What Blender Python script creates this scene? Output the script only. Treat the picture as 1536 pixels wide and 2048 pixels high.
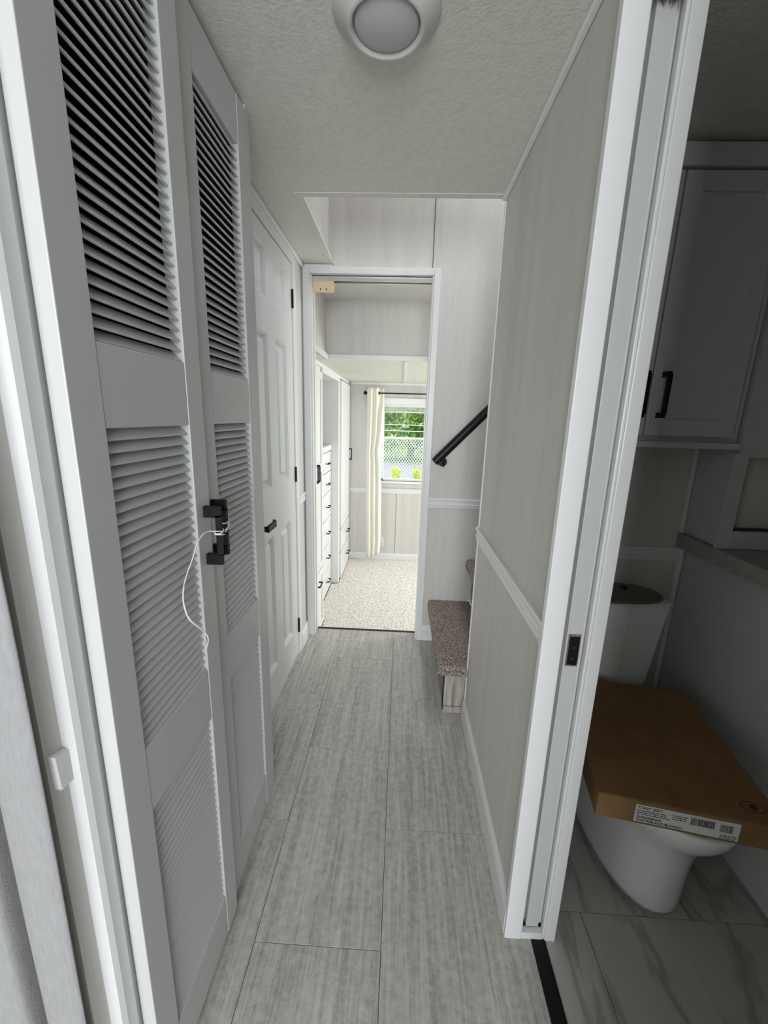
import bpy, bmesh, math, random
from mathutils import Matrix, Vector, noise
random.seed(7)
for o in list(bpy.data.objects): bpy.data.objects.remove(o)
sc = bpy.context.scene
COL = sc.collection

# ---------------------------------------------------------------- camera, sky, daylight and bedroom fill, exposure
cam_d = bpy.data.cameras.new('camera'); cam = bpy.data.objects.new('camera', cam_d); COL.objects.link(cam)
cam_d.sensor_fit = 'VERTICAL'; cam_d.sensor_height = 36; cam_d.sensor_width = 27; cam_d.lens = 14.422
cam_d.clip_start = 0.02; cam_d.clip_end = 200
R = ((0.998682, -0.037062, 0.035492), (0.042939, 0.224806, -0.973457), (0.0281, 0.973698, 0.226102))
# columns: right, up, back
cam.matrix_world = Matrix(((R[0][0], R[0][1], R[0][2], 0), (R[1][0], R[1][1], R[1][2], 0), (R[2][0], R[2][1], R[2][2], 1.35), (0, 0, 0, 1)))
sc.camera = cam

w = bpy.data.worlds.new('sky'); sc.world = w; w.use_nodes = True
bgn = w.node_tree.nodes['Background']
bgn.inputs[0].default_value = (0.90, 0.95, 1.0, 1); bgn.inputs[1].default_value = 2.3

def area(name, loc, target, sx, sy, power, col=(1, 1, 1)):
    d = bpy.data.lights.new(name, 'AREA'); d.shape = 'RECTANGLE'; d.size = sx; d.size_y = sy; d.energy = power; d.color = col
    o = bpy.data.objects.new(name, d); COL.objects.link(o); o.location = loc
    v = Vector(target) - Vector(loc); o.rotation_euler = v.to_track_quat('-Z', 'Y').to_euler(); return o
area('living_room_window_light', (0.05, -3.3, 1.35), (0.05, 0, 1.35), 2.3, 1.5, 145, (0.93, 0.97, 1.0))
area('bedroom_fill_light', (2.55, 3.95, 0.9), (-0.6, 3.9, 0.1), 1.3, 1.1, 84, (0.97, 1.0, 0.94))  # added unseen light to brighten wardrobes and carpet; no window here
area('loft_skylight', (0.75, 2.0, 3.28), (0.6, 2.0, 0), 1.5, 0.55, 25, (0.96, 0.98, 1.0))
sc.view_settings.view_transform = 'Standard'; sc.view_settings.look = 'None'
sc.view_settings.gamma = 1.0; sc.view_settings.use_curve_mapping = False
sc.view_settings.exposure = 0.12

# ---------------------------------------------------------------- materials
def mat(name, col, rough=0.5, metal=0.0, spec=0.5):
    m = bpy.data.materials.new(name); m.use_nodes = True
    b = m.node_tree.nodes['Principled BSDF']
    b.inputs['Base Color'].default_value = (*col, 1); b.inputs['Roughness'].default_value = rough
    b.inputs['Metallic'].default_value = metal; b.inputs['Specular IOR Level'].default_value = spec
    return m
def nodes(m): return m.node_tree.nodes, m.node_tree.links, m.node_tree.nodes['Principled BSDF']
def noisy(name, c1, c2, scale=(1, 1, 1), nscale=5, detail=6, lo=0.3, hi=0.7, rough=0.6, bump=0.0, bscale=None, extra=None, spec=0.5, bdist=0.002, distort=0.0):
    m = mat(name, c1, rough, 0, spec); N, L, b = nodes(m)
    tc = N.new('ShaderNodeNewGeometry'); mp = N.new('ShaderNodeMapping'); mp.inputs['Scale'].default_value = scale
    L.new(tc.outputs['Position'], mp.inputs['Vector'])
    n = N.new('ShaderNodeTexNoise'); n.inputs['Scale'].default_value = nscale; n.inputs['Detail'].default_value = detail
    n.inputs['Distortion'].default_value = distort
    L.new(mp.outputs[0], n.inputs['Vector'])
    r = N.new('ShaderNodeValToRGB'); r.color_ramp.elements[0].position = lo; r.color_ramp.elements[1].position = hi
    r.color_ramp.elements[0].color = (*c1, 1); r.color_ramp.elements[1].color = (*c2, 1)
    L.new(n.outputs['Fac'], r.inputs[0]); L.new(r.outputs[0], b.inputs['Base Color'])
    if extra: extra(N, L, b, tc, mp, n, r)
    if bump:
        n2 = N.new('ShaderNodeTexNoise'); n2.inputs['Scale'].default_value = bscale or nscale; n2.inputs['Detail'].default_value = 4
        L.new(tc.outputs['Position'], n2.inputs['Vector'])
        bp_ = N.new('ShaderNodeBump'); bp_.inputs['Strength'].default_value = bump; bp_.inputs['Distance'].default_value = bdist
        L.new(n2.outputs['Fac'], bp_.inputs['Height']); L.new(bp_.outputs[0], b.inputs['Normal'])
    return m

M = {}
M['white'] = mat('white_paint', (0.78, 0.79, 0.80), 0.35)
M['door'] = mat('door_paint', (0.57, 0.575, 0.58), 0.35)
M['trim'] = mat('trim_white', (0.77, 0.78, 0.79), 0.3)
M['black'] = mat('black_metal', (0.006, 0.006, 0.007), 0.5, 0, 0.25)
M['dark'] = mat('shade_and_joint_dark', (0.03, 0.03, 0.03), 0.9)  # closet shade put into the colour; also the dark base under floor joints
M['rail_black'] = mat('rail_black', (0.006, 0.006, 0.008), 0.4, 0, 0.3)
M['steel'] = mat('steel', (0.75, 0.76, 0.78), 0.22, 1.0)
M['chrome'] = mat('chrome', (0.8, 0.8, 0.8), 0.1, 1.0)
M['porcelain'] = mat('porcelain', (0.82, 0.83, 0.84), 0.12)
M['lidcover'] = mat('tank_lid_brown', (0.16, 0.13, 0.09), 0.4)
M['lamp_white'] = mat('lamp_white_plastic', (0.60, 0.60, 0.585), 0.4)
M['lamp_lens'] = mat('lamp_frosted_lens', (0.52, 0.52, 0.54), 0.5)
M['string'] = mat('string_white', (0.85, 0.85, 0.85), 0.5)
M['counter'] = noisy('counter_laminate', (0.30, 0.29, 0.28), (0.42, 0.41, 0.40), nscale=60, rough=0.4)
M['label'] = mat('label_paper', (0.75, 0.75, 0.75), 0.6)
M['ink'] = mat('black_ink', (0.02, 0.02, 0.02), 0.7)
M['redink'] = mat('dark_red_ink', (0.10, 0.015, 0.01), 0.7)
M['card'] = noisy('cardboard', (0.22, 0.122, 0.05), (0.27, 0.152, 0.068), (1, 1, 1), 14, rough=0.85)
M['wood'] = noisy('pine_block', (0.76, 0.60, 0.38), (0.84, 0.70, 0.50), (6, 60, 60), 3, rough=0.7)
M['vinyl'] = mat('window_vinyl', (0.82, 0.84, 0.86), 0.3)
M['blind'] = mat('blind_white', (0.78, 0.78, 0.76), 0.4)
M['curtain_white'] = noisy('curtain_cotton', (0.80, 0.78, 0.70), (0.86, 0.84, 0.77), (1, 1, 1), 120, rough=0.9, bump=0.2)
M['satin'] = noisy('grey_curtain_fabric', (0.26, 0.26, 0.27), (0.31, 0.31, 0.32), (8, 8, 1), 40, rough=0.7, bump=0.3, bscale=300)
M['grey_panel'] = mat('grey_panel', (0.16, 0.17, 0.18), 0.25)
M['tuft'] = noisy('brown_fibre', (0.10, 0.07, 0.05), (0.30, 0.24, 0.19), nscale=200, rough=0.95)
M['outlet'] = mat('outlet_plastic', (0.85, 0.85, 0.85), 0.3)

def wallpaper_extra(N, L, b, tc, mp, n, r):
    # fine linen threads on top of the broad vertical streaks
    m2 = N.new('ShaderNodeMapping'); m2.inputs['Scale'].default_value = (260, 260, 10); L.new(tc.outputs['Position'], m2.inputs['Vector'])
    n2 = N.new('ShaderNodeTexNoise'); n2.inputs['Scale'].default_value = 1; n2.inputs['Detail'].default_value = 2; L.new(m2.outputs[0], n2.inputs['Vector'])
    mx = N.new('ShaderNodeMix'); mx.data_type = 'RGBA'; mx.blend_type = 'OVERLAY'; mx.inputs[0].default_value = 0.14
    L.new(r.outputs[0], mx.inputs[6]); L.new(n2.outputs['Fac'], mx.inputs[7]); L.new(mx.outputs[2], b.inputs['Base Color'])
M['wall'] = noisy('linen_wallboard', (0.59, 0.573, 0.55), (0.665, 0.65, 0.63), (1, 1, 0.04), 13, 3, 0.30, 0.70, 0.55, extra=wallpaper_extra)
M['ceiling'] = noisy('stippled_ceiling', (0.66, 0.655, 0.60), (0.74, 0.735, 0.685), (1, 1, 1), 55, 6, 0.3, 0.7, 0.55, bump=0.5, bscale=130, bdist=0.003)

def tile_mat(name, c1, c2, c3, sx, sy, ns, bump=0.1):
    m = mat(name, c1, 0.42); N, L, b = nodes(m)
    g = N.new('ShaderNodeNewGeometry'); oi = N.new('ShaderNodeObjectInfo')
    mu = N.new('ShaderNodeVectorMath'); mu.operation = 'MULTIPLY_ADD'; mu.inputs[1].default_value = (37, 53, 11)
    L.new(oi.outputs['Random'], mu.inputs[0]); L.new(g.outputs['Position'], mu.inputs[2])
    mp = N.new('ShaderNodeMapping'); mp.inputs['Scale'].default_value = (sx, sy, 1); L.new(mu.outputs[0], mp.inputs['Vector'])
    n = N.new('ShaderNodeTexNoise'); n.inputs['Scale'].default_value = ns; n.inputs['Detail'].default_value = 8; n.inputs['Roughness'].default_value = 0.68; n.inputs['Distortion'].default_value = 0.8
    L.new(mp.outputs[0], n.inputs['Vector'])
    n2 = N.new('ShaderNodeTexNoise'); n2.inputs['Scale'].default_value = 48; n2.inputs['Detail'].default_value = 8; n2.inputs['Roughness'].default_value = 0.75; L.new(mu.outputs[0], n2.inputs['Vector'])
    ad = N.new('ShaderNodeMath'); ad.operation = 'MULTIPLY_ADD'; ad.inputs[1].default_value = 0.45; L.new(n2.outputs['Fac'], ad.inputs[0]); 
    ml = N.new('ShaderNodeMath'); ml.operation = 'MULTIPLY'; ml.inputs[1].default_value = 0.55; L.new(n.outputs['Fac'], ml.inputs[0]); L.new(ml.outputs[0], ad.inputs[2])
    r = N.new('ShaderNodeValToRGB'); e = r.color_ramp.elements; e[0].position = 0.40; e[0].color = (*c1, 1); e[1].position = 0.60; e[1].color = (*c3, 1)
    q = e.new(0.49); q.color = (*c2, 1)
    L.new(ad.outputs[0], r.inputs[0]); L.new(r.outputs[0], b.inputs['Base Color'])
    bb = N.new('ShaderNodeBump'); bb.inputs['Strength'].default_value = bump; bb.inputs['Distance'].default_value = 0.002
    L.new(ad.outputs[0], bb.inputs['Height']); L.new(bb.outputs[0], b.inputs['Normal'])
    return m
M['tile'] = tile_mat('travertine_plank', (0.32, 0.303, 0.275), (0.445, 0.432, 0.402), (0.575, 0.564, 0.535), 36, 1.5, 1.7, 0.2)
def marble():
    m = mat('marble_tile', (0.5, 0.5, 0.48), 0.3); N, L, b = nodes(m)
    g = N.new('ShaderNodeNewGeometry'); oi = N.new('ShaderNodeObjectInfo')
    mu = N.new('ShaderNodeVectorMath'); mu.operation = 'MULTIPLY_ADD'; mu.inputs[1].default_value = (17, 23, 11)
    L.new(oi.outputs['Random'], mu.inputs[0]); L.new(g.outputs['Position'], mu.inputs[2])
    mp = N.new('ShaderNodeMapping'); mp.inputs['Rotation'].default_value = (0, 0, 0.9); mp.inputs['Scale'].default_value = (4, 1, 1); L.new(mu.outputs[0], mp.inputs['Vector'])
    n = N.new('ShaderNodeTexNoise'); n.inputs['Scale'].default_value = 1.6; n.inputs['Detail'].default_value = 7; n.inputs['Distortion'].default_value = 0.7; L.new(mp.outputs[0], n.inputs['Vector'])
    s = N.new('ShaderNodeMath'); s.operation = 'SUBTRACT'; s.inputs[1].default_value = 0.5; L.new(n.outputs['Fac'], s.inputs[0])
    a = N.new('ShaderNodeMath'); a.operation = 'ABSOLUTE'; L.new(s.outputs[0], a.inputs[0])
    r = N.new('ShaderNodeValToRGB'); e = r.color_ramp.elements; e[0].position = 0.0; e[0].color = (0.30, 0.30, 0.28, 1); e[1].position = 0.045; e[1].color = (0.47, 0.465, 0.44, 1)
    L.new(a.outputs[0], r.inputs[0]); L.new(r.outputs[0], b.inputs['Base Color']); return m
M['marble'] = marble()
M['carpet'] = noisy('bedroom_carpet', (0.47, 0.41, 0.37), (0.88, 0.85, 0.83), (1, 1, 1), 95, 9, 0.36, 0.58, 0.95, bump=0.6, bscale=250)
M['stair_carpet'] = noisy('stair_carpet', (0.07, 0.05, 0.04), (0.50, 0.43, 0.37), (1, 1, 1), 160, 4, 0.36, 0.66, 0.95, bump=0.6, bscale=400)
M['plank'] = noisy('rustic_plank', (0.30, 0.26, 0.235), (0.52, 0.47, 0.435), (30, 30, 2.5), 2, 8, 0.35, 0.65, 0.6)
M['leaf'] = noisy('tree_leaf', (0.09, 0.24, 0.03), (0.40, 0.60, 0.14), (1, 1, 1), 1.2, 6, 0.35, 0.65, 0.6)
M['shrub'] = noisy('shrub_leaf', (0.50, 0.62, 0.06), (0.70, 0.80, 0.15), (1, 1, 1), 6, 4, rough=0.6)
M['bark'] = noisy('bark', (0.14, 0.12, 0.10), (0.28, 0.24, 0.2), (4, 4, 1), 5, rough=0.9)
M['lawn'] = noisy('lawn', (0.14, 0.24, 0.08), (0.26, 0.36, 0.15), (1, 1, 1), 3, rough=0.9)
M['road'] = noisy('pale_asphalt', (0.26, 0.26, 0.31), (0.34, 0.34, 0.39), (1, 1, 1), 4, rough=0.9)
M['wire'] = mat('galvanised_wire', (0.80, 0.81, 0.84), 0.4, 0.2)
def glass_mat():
    m = bpy.data.materials.new('window_glass'); m.use_nodes = True; N = m.node_tree.nodes; L = m.node_tree.links; N.clear()
    out = N.new('ShaderNodeOutputMaterial'); t = N.new('ShaderNodeBsdfTransparent'); g = N.new('ShaderNodeBsdfGlossy'); g.inputs['Roughness'].default_value = 0.02
    mx = N.new('ShaderNodeMixShader'); mx.inputs[0].default_value = 0.003; L.new(t.outputs[0], mx.inputs[1]); L.new(g.outputs[0], mx.inputs[2]); L.new(mx.outputs[0], out.inputs[0]); return m
M['glass'] = glass_mat()

# ---------------------------------------------------------------- builders (all coordinates are world metres)
WP = {}
def wpos(o): return WP.get(o.name, Vector((0, 0, 0))) if o else Vector((0, 0, 0))
def meta(o, label=None, cat=None, group=None, kind=None):
    if label: o['label'] = label
    if cat: o['category'] = cat
    if group: o['group'] = group
    if kind: o['kind'] = kind
    return o
def empty(name, loc, label, cat, group=None, kind=None):
    o = bpy.data.objects.new(name, None); COL.objects.link(o); o.location = loc; o.empty_display_size = 0.05
    WP[o.name] = Vector(loc); return meta(o, label, cat, group, kind)
def place(name, me, c, parent):
    o = bpy.data.objects.new(name, me); COL.objects.link(o)
    if parent: o.parent = parent
    o.location = Vector(c) - wpos(parent); WP[o.name] = Vector(c); return o
class MB:
    def __init__(s): s.v = []; s.f = []
    def add(s, vs, fs):
        n = len(s.v); s.v += [tuple(x) for x in vs]; s.f += [tuple(i + n for i in f) for f in fs]; return s
    def box(s, x0, x1, y0, y1, z0, z1):
        return s.add([(x0, y0, z0), (x1, y0, z0), (x1, y1, z0), (x0, y1, z0), (x0, y0, z1), (x1, y0, z1), (x1, y1, z1), (x0, y1, z1)],
                     [(0, 3, 2, 1), (4, 5, 6, 7), (0, 1, 5, 4), (1, 2, 6, 5), (2, 3, 7, 6), (3, 0, 4, 7)])
    def rings(s, rs, close=True, cap0=True, cap1=True):
        n = len(rs[0]); vs = [p for r in rs for p in r]; fs = []
        for i in range(len(rs) - 1):
            for j in range(n if close else n - 1):
                k = (j + 1) % n; fs.append((i * n + j, i * n + k, (i + 1) * n + k, (i + 1) * n + j))
        if cap0: fs.append(tuple(range(n))[::-1])
        if cap1: fs.append(tuple((len(rs) - 1) * n + j for j in range(n)))
        return s.add(vs, fs)
    def tube(s, pts, r, n=8):
        rs = []; pts = [Vector(p) for p in pts]
        for i, p in enumerate(pts):
            d = (pts[min(i + 1, len(pts) - 1)] - pts[max(i - 1, 0)]).normalized()
            a = d.cross(Vector((0, 0, 1)) if abs(d.z) < 0.9 else Vector((1, 0, 0))).normalized(); b = d.cross(a)
            rr = r[i] if isinstance(r, (list, tuple)) else r
            rs.append([p + rr * (math.cos(2 * math.pi * k / n) * a + math.sin(2 * math.pi * k / n) * b) for k in range(n)])
        return s.rings(rs)
    def build(s, name, m, parent=None, bevel=0.0, smooth=False, seg=2):
        lo = [min(v[i] for v in s.v) for i in range(3)]; hi = [max(v[i] for v in s.v) for i in range(3)]
        c = Vector(((lo[0] + hi[0]) / 2, (lo[1] + hi[1]) / 2, (lo[2] + hi[2]) / 2))
        me = bpy.data.meshes.new(name); me.from_pydata([tuple(Vector(v) - c) for v in s.v], [], s.f); me.validate()
        bm = bmesh.new(); bm.from_mesh(me); bmesh.ops.recalc_face_normals(bm, faces=bm.faces); bm.to_mesh(me); bm.free()
        me.materials.append(m)
        if smooth:
            for p in me.polygons: p.use_smooth = True
        o = place(name, me, c, parent)
        if bevel:
            b = o.modifiers.new('bevel', 'BEVEL'); b.width = bevel; b.segments = seg; b.limit_method = 'ANGLE'; b.angle_limit = 0.6
        return o
def box(name, x0, x1, y0, y1, z0, z1, m, parent=None, bevel=0.0015):
    return MB().box(x0, x1, y0, y1, z0, z1).build(name, m, parent, bevel)
def struct(o, label=None, cat=None): return meta(o, label, cat, kind='structure')
def extrude(profile, axis, a0, a1, tf):
    """profile: list of 2D points; tf(p, a) -> world point"""
    mb = MB(); return mb.rings([[tf(p, a0) for p in profile], [tf(p, a1) for p in profile]])
RAIL = [(0, 0), (0.004, 0), (0.006, 0.006), (0.006, 0.016), (0.009, 0.019), (0.009, 0.024), (0.006, 0.027), (0.006, 0.040), (0.009, 0.044), (0.011, 0.052), (0.009, 0.060), (0, 0.060)]
BASEP = [(0, 0), (0.012, 0), (0.012, 0.075), (0.010, 0.082), (0.010, 0.088), (0.005, 0.098), (0, 0.098)]
def along_y(name, prof, xw, sgn, y0, y1, z, m, parent=None, sc_=1.0):
    return extrude(prof, 'y', y0, y1, lambda p, a: (xw + sgn * p[0], a, z + p[1] * sc_)).build(name, m, parent)
def along_x(name, prof, yw, sgn, x0, x1, z, m, parent=None, sc_=1.0):
    return extrude(prof, 'x', x0, x1, lambda p, a: (a, yw + sgn * p[0], z + p[1] * sc_)).build(name, m, parent)

XR, XL, YD = 0.3356, -0.548, 2.332      # right wall face, left wall face, far wall face
ZC = 2.105                              # ceiling

# ---------------------------------------------------------------- floor of planks, and marble in the bathroom
fl = struct(box('floor', -2.2, 0.396, -3.4, 2.42, -0.12, -0.004, M['dark'], bevel=0), 'grey stone-look plank floor of the narrow hall', 'floor')
G = 0.0007
def ftile(x0, x1, y0, y1):
    o = box('tile', x0 + G, x1 - G, y0 + G, y1 - G, -0.0045, 0.0, M['tile'], fl, bevel=0.0006)
    return o
cols = [(-1.0, -0.668, 0.49), (-0.668, -0.336, 1.114), (-0.336, -0.004, 0.78), (-0.004, 0.396, 1.105)]
for x0, x1, ph in cols:
    y = ph - 0.655 * 4
    while y < 2.40:
        ya, yb_ = max(y, -1.2), min(y + 0.655, 2.41)
        if x0 < -0.5 and y > 1.0: pass
        if yb_ - ya > 0.02: ftile(max(x0, -0.60) if ya > 1.3 else x0, x1, ya, yb_)
        y += 0.655
meta(box('living_room_floor', -2.2, 0.396, -3.4, -1.2, -0.0045, 0.0, M['tile'], fl, bevel=0))
bfl = struct(box('floor', 0.396, 2.0, -3.4, 1.53, -0.12, -0.004, M['dark'], bevel=0), 'pale marble tile floor of the dark bathroom', 'floor')
for x0, x1, y0, y1 in [(0.432, 0.554, 0.29, 0.90), (0.554, 1.164, 0.29, 0.90), (1.164, 1.774, 0.29, 0.90), (0.432, 0.86, 0.90, 1.51), (0.86, 1.47, 0.90, 1.51),
                       (1.47, 2.0, 0.90, 1.51), (0.432, 0.86, -0.32, 0.29), (0.86, 1.47, -0.32, 0.29), (1.47, 2.0, -0.32, 0.29)]:
    box('tile', x0 + G, x1 - G, y0 + G, y1 - G, -0.0045, 0.0, M['marble'], bfl, bevel=0.0006)
struct(box('trim_1', 0.396, 0.432, -0.32, 0.826, -0.004, 0.0035, M['black'], bevel=0.001), 'black metal transition strip between plank floor and marble floor', 'floor trim')

# ---------------------------------------------------------------- ceilings
ceil = struct(MB().box(-2.2, 2.0, -3.4, 1.631, ZC, ZC + 0.10).box(XL - 0.1, -0.407, 1.631, YD, ZC, ZC + 0.012).build('ceiling', M['ceiling']), 'low stippled off-white ceiling over the hall', 'ceiling')
struct(MB().box(-0.407, 2.0, 1.631, 1.662, ZC - 0.0015, ZC + 0.014).box(-0.407, -0.380, 1.662, YD, ZC - 0.0015, ZC + 0.014).build('trim_2', M['ceiling'], None, 0.0012), 'flat trim framing the stairwell opening in the ceiling', 'trim')
struct(box('trim_3', XR - 0.016, XR, 0.84, 1.655, ZC - 0.013, ZC, M['trim'], bevel=0.004), 'thin white cove strip between ceiling and right hall wall', 'trim')
struct(box('trim_4', XL, XL + 0.014, 1.242, YD, ZC - 0.022, ZC - 0.001, M['trim'], bevel=0.005), 'thin white cove strip above the six-panel door', 'trim')
struct(box('trim_5', XL + 0.014, -0.385, YD - 0.014, YD, ZC - 0.022, ZC - 0.001, M['trim'], bevel=0.004), 'short cove strip under the soffit above the doorway', 'trim')
loftc = struct(box('ceiling', -0.6, 2.0, 1.5, 2.6, 3.30, 3.36, M['ceiling'], bevel=0), 'high loft ceiling above the stairwell', 'ceiling')

# ---------------------------------------------------------------- right wall (hollow, with the pocket door inside) and its bathroom skin
rw = struct(MB().box(XR, 0.369, 0.845, 1.654, 0, ZC).box(0.445, 0.457, 0.845, 1.654, 0, ZC).box(0.369, 0.445, 1.52, 1.654, 0, ZC).build('wall_right', M['wall']),
            'pale grey linen-patterned wall on the right of the hall', 'wall')
struct(MB().box(XR - 0.001, 0.457, -0.6, 0.18, 0, ZC).build('wall_right_near', M['wall']), 'grey wall stub before the bathroom opening', 'wall')
struct(along_y('trim_6', RAIL, XR, -1, 0.845, 1.672, 0.854, M['trim']), 'white moulded chair rail on the right hall wall', 'chair rail')
struct(along_y('baseboard_right', BASEP, XR, -1, 0.838, 1.656, 0.0, M['trim']), 'white baseboard under the right hall wall', 'baseboard')
struct(MB().box(XR - 0.004, XR + 0.012, 1.650, 1.662, 0.098, ZC - 0.006).build('trim_7', M['trim'], None, 0.003), 'thin white corner strip at the end of the right wall', 'trim')
# jamb of the pocket door
struct(box('trim_8', 0.3245, 0.369, 0.826, 0.845, 0, ZC, M['trim'], bevel=0.002), 'white door casing board on the hall side of the pocket door', 'door casing')
struct(MB().box(0.4305, 0.4575, 0.826, 0.845, 0, ZC).box(0.424, 0.4305, 0.829, 0.845, 0, ZC).build('trim_9', M['trim'], None, 0.0018), 'white door casing with bead on the bathroom side', 'door casing')
struct(MB().box(0.4175, 0.4445, 0.8535, 0.866, 0.022, ZC).box(0.3695, 0.3815, 0.862, 0.872, 0.022, ZC).build('trim_28', M['trim'], None, 0), 'white split jamb strips inside the pocket door slot', 'door jamb')
struct(box('trim_10', 0.369, 0.424, 0.8275, 0.845, 0, 0.022, M['trim'], bevel=0.0015), 'small white floor block between the two pocket door casings', 'trim')
pd = empty('door_1', (0.399, 0.84, 0.02), 'white pocket door slid into the wall, only its edge showing', 'door', kind='structure')
box('slab', 0.383, 0.416, 0.841, 1.50, 0.026, 2.06, M['door'], pd, bevel=0.0015)
pp = box('edge_pull', 0.3865, 0.4135, 0.8385, 0.841, 0.815, 0.893, M['tuft'], pd, bevel=0.0006)
meta(pp, 'black recessed edge pull plate')
box('pull_face', 0.3888, 0.4112, 0.8375, 0.8385, 0.819, 0.889, M['black'], pp, bevel=0.0004)
for zz in (0.835, 0.862): MB().rings([[(0.40 + 0.004 * math.cos(t * math.pi / 4) , y, zz + 0.004 * math.sin(t * math.pi / 4)) for t in range(8)] for y in (0.8366, 0.8378)]).build('screw', M['steel'], pp)
# scrap of carpet stuck on top of the pocket door
mb = MB(); random.seed(3)
for i in range(420):
    x = random.uniform(0.378, 0.418); z = random.uniform(1.998, 2.02) + 0.003 * math.sin(x * 400); y = random.uniform(0.818, 0.85)
    a = random.uniform(-0.006, 0.006); l = random.uniform(0.008, 0.018)
    mb.add([(x - 0.0008, y, z + l), (x + 0.0008, y, z + l), (x + a, y - 0.003, z)], [(0, 1, 2)])
mb.box(0.380, 0.416, 0.822, 0.839, 2.018, 2.045)
meta(mb.build('carpet_scrap', M['tuft']), 'brown fuzzy carpet scrap stuck at the top of the pocket door', 'carpet')

# ---------------------------------------------------------------- left side: closet carcass, louvred doors, cased six-panel door
cl = empty('closet', (-0.7, 0.85, 0), 'white built-in closet carcass behind the louvred doors, inside coloured dark as shade', 'closet')
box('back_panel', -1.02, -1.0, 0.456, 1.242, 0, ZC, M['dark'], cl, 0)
box('top_panel', -1.0, -0.449, 0.47, 1.226, 2.07, 2.09, M['dark'], cl, 0)  # closet inside coloured dark so the louvre gaps read as deep shade
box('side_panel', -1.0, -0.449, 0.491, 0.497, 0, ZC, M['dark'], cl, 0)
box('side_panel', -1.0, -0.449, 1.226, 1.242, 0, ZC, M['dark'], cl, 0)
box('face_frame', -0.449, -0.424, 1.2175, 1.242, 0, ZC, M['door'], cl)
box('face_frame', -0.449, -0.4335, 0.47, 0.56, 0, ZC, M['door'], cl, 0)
struct(MB().rings([[(x, y, z) for x, y in ((-0.4482, 0.456), (-0.4482, 0.497), (-0.434, 0.497), (-0.430, 0.490), (-0.430, 0.470), (-0.433, 0.461), (-0.439, 0.4565))] for z in (0, ZC)]).build('trim_11', M['trim']),
       'rounded white casing board left of the louvred doors', 'door casing')
SL = None
def louver_door(name, xf, y0, y1, handle_y, label):
    d = empty(name, (xf - 0.0125, (y0 + y1) / 2, 0.01), label, 'door', 'louvred closet doors', 'structure')
    xb = xf - 0.0245; oy0, oy1 = y0 + 0.0595, y1 - 0.0595
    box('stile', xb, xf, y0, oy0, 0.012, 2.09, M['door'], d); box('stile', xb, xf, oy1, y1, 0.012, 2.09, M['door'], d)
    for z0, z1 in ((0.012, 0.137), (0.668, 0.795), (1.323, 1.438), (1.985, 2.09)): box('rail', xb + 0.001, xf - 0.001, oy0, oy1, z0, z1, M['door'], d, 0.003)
    w_ = (oy1 - oy0) / 2 - 0.0005
    a = math.radians(44); c = 0.0121; t = 0.0022
    prof = [(-c, -t * 0.4), (-c * 0.9, -t), (c * 0.9, -t), (c, -t * 0.4), (c, t * 0.4), (c * 0.9, t), (-c * 0.9, t), (-c, t * 0.4)]
    pr = [(u * math.cos(a) + v * math.sin(a), -u * math.sin(a) + v * math.cos(a)) for u, v in prof]
    global SL
    if SL is None:
        SL = bpy.data.meshes.new('slat'); mbs = MB().rings([[(x, y, z) for x, z in pr] for y in (-w_, w_)])
        SL.from_pydata(mbs.v, [], mbs.f); bm = bmesh.new(); bm.from_mesh(SL); bmesh.ops.recalc_face_normals(bm, faces=bm.faces); bm.to_mesh(SL); bm.free(); SL.materials.append(M['door'])
    for z0, z1 in ((0.137, 0.668), (0.795, 1.323), (1.438, 1.985)):
        n = round((z1 - z0) / 0.0177)
        for i in range(n):
            place('slat', SL, (xf - 0.0142, (oy0 + oy1) / 2, z0 + (i + 0.5) * (z1 - z0) / n), d)
    # bar pull
    h = MB().box(xf - 0.001, xf + 0.034, handle_y - 0.006, handle_y + 0.006, 1.134, 1.158).box(xf - 0.001, xf + 0.034, handle_y - 0.006, handle_y + 0.006, 1.030, 1.054).box(xf + 0.024, xf + 0.034, handle_y - 0.006, handle_y + 0.006, 1.05, 1.14)
    h.build('handle', M['black'], d, 0.001)
    return d
louver_door('door_2', -0.407, 0.501, 0.848, 0.822, 'nearer white louvred closet door, standing slightly proud, with black bar pull')
louver_door('door_3', -0.422, 0.869, 1.216, 0.888, 'second white louvred closet door, farther from the camera, beside the six-panel door')
# string tied round both pulls
pts = [(-0.376, 0.80, 1.110), (-0.385, 0.788, 1.113), (-0.388, 0.769, 1.111), (-0.39, 0.746, 1.097), (-0.39, 0.727, 1.075), (-0.391, 0.707, 1.055), (-0.391, 0.692, 1.037), (-0.391, 0.685, 1.015), (-0.391, 0.688, 0.991),
       (-0.391, 0.700, 0.964), (-0.390, 0.722, 0.939), (-0.390, 0.749, 0.911), (-0.390, 0.764, 0.888), (-0.391, 0.761, 0.872), (-0.391, 0.754, 0.866)]
def smooth_path(p, k=4):
    out = []; p = [Vector(x) for x in p]
    for i in range(len(p) - 1):
        a, b, c, d = p[max(i - 1, 0)], p[i], p[i + 1], p[min(i + 2, len(p) - 1)]
        for j in range(k):
            t = j / k; out.append(0.5 * ((2 * b) + (c - a) * t + (2 * a - 5 * b + 4 * c - d) * t * t + (3 * b - a - 3 * c + d) * t ** 3))
    return out + [p[-1]]
st = MB(); P_ = smooth_path([(-0.368, 0.816, 1.106)] + pts)
st.tube(P_, [0.0013 + 0.0009 * math.exp(-((i - len(P_) * 0.68) / 6) ** 2) for i in range(len(P_))], 6)
def loop(cx, cy, cz, rx, ry, tz=0.0): return [(cx + rx * math.cos(t * math.pi / 8), cy + ry * math.sin(t * math.pi / 8), cz + tz * math.sin(t * math.pi / 8)) for t in range(17)]
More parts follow.
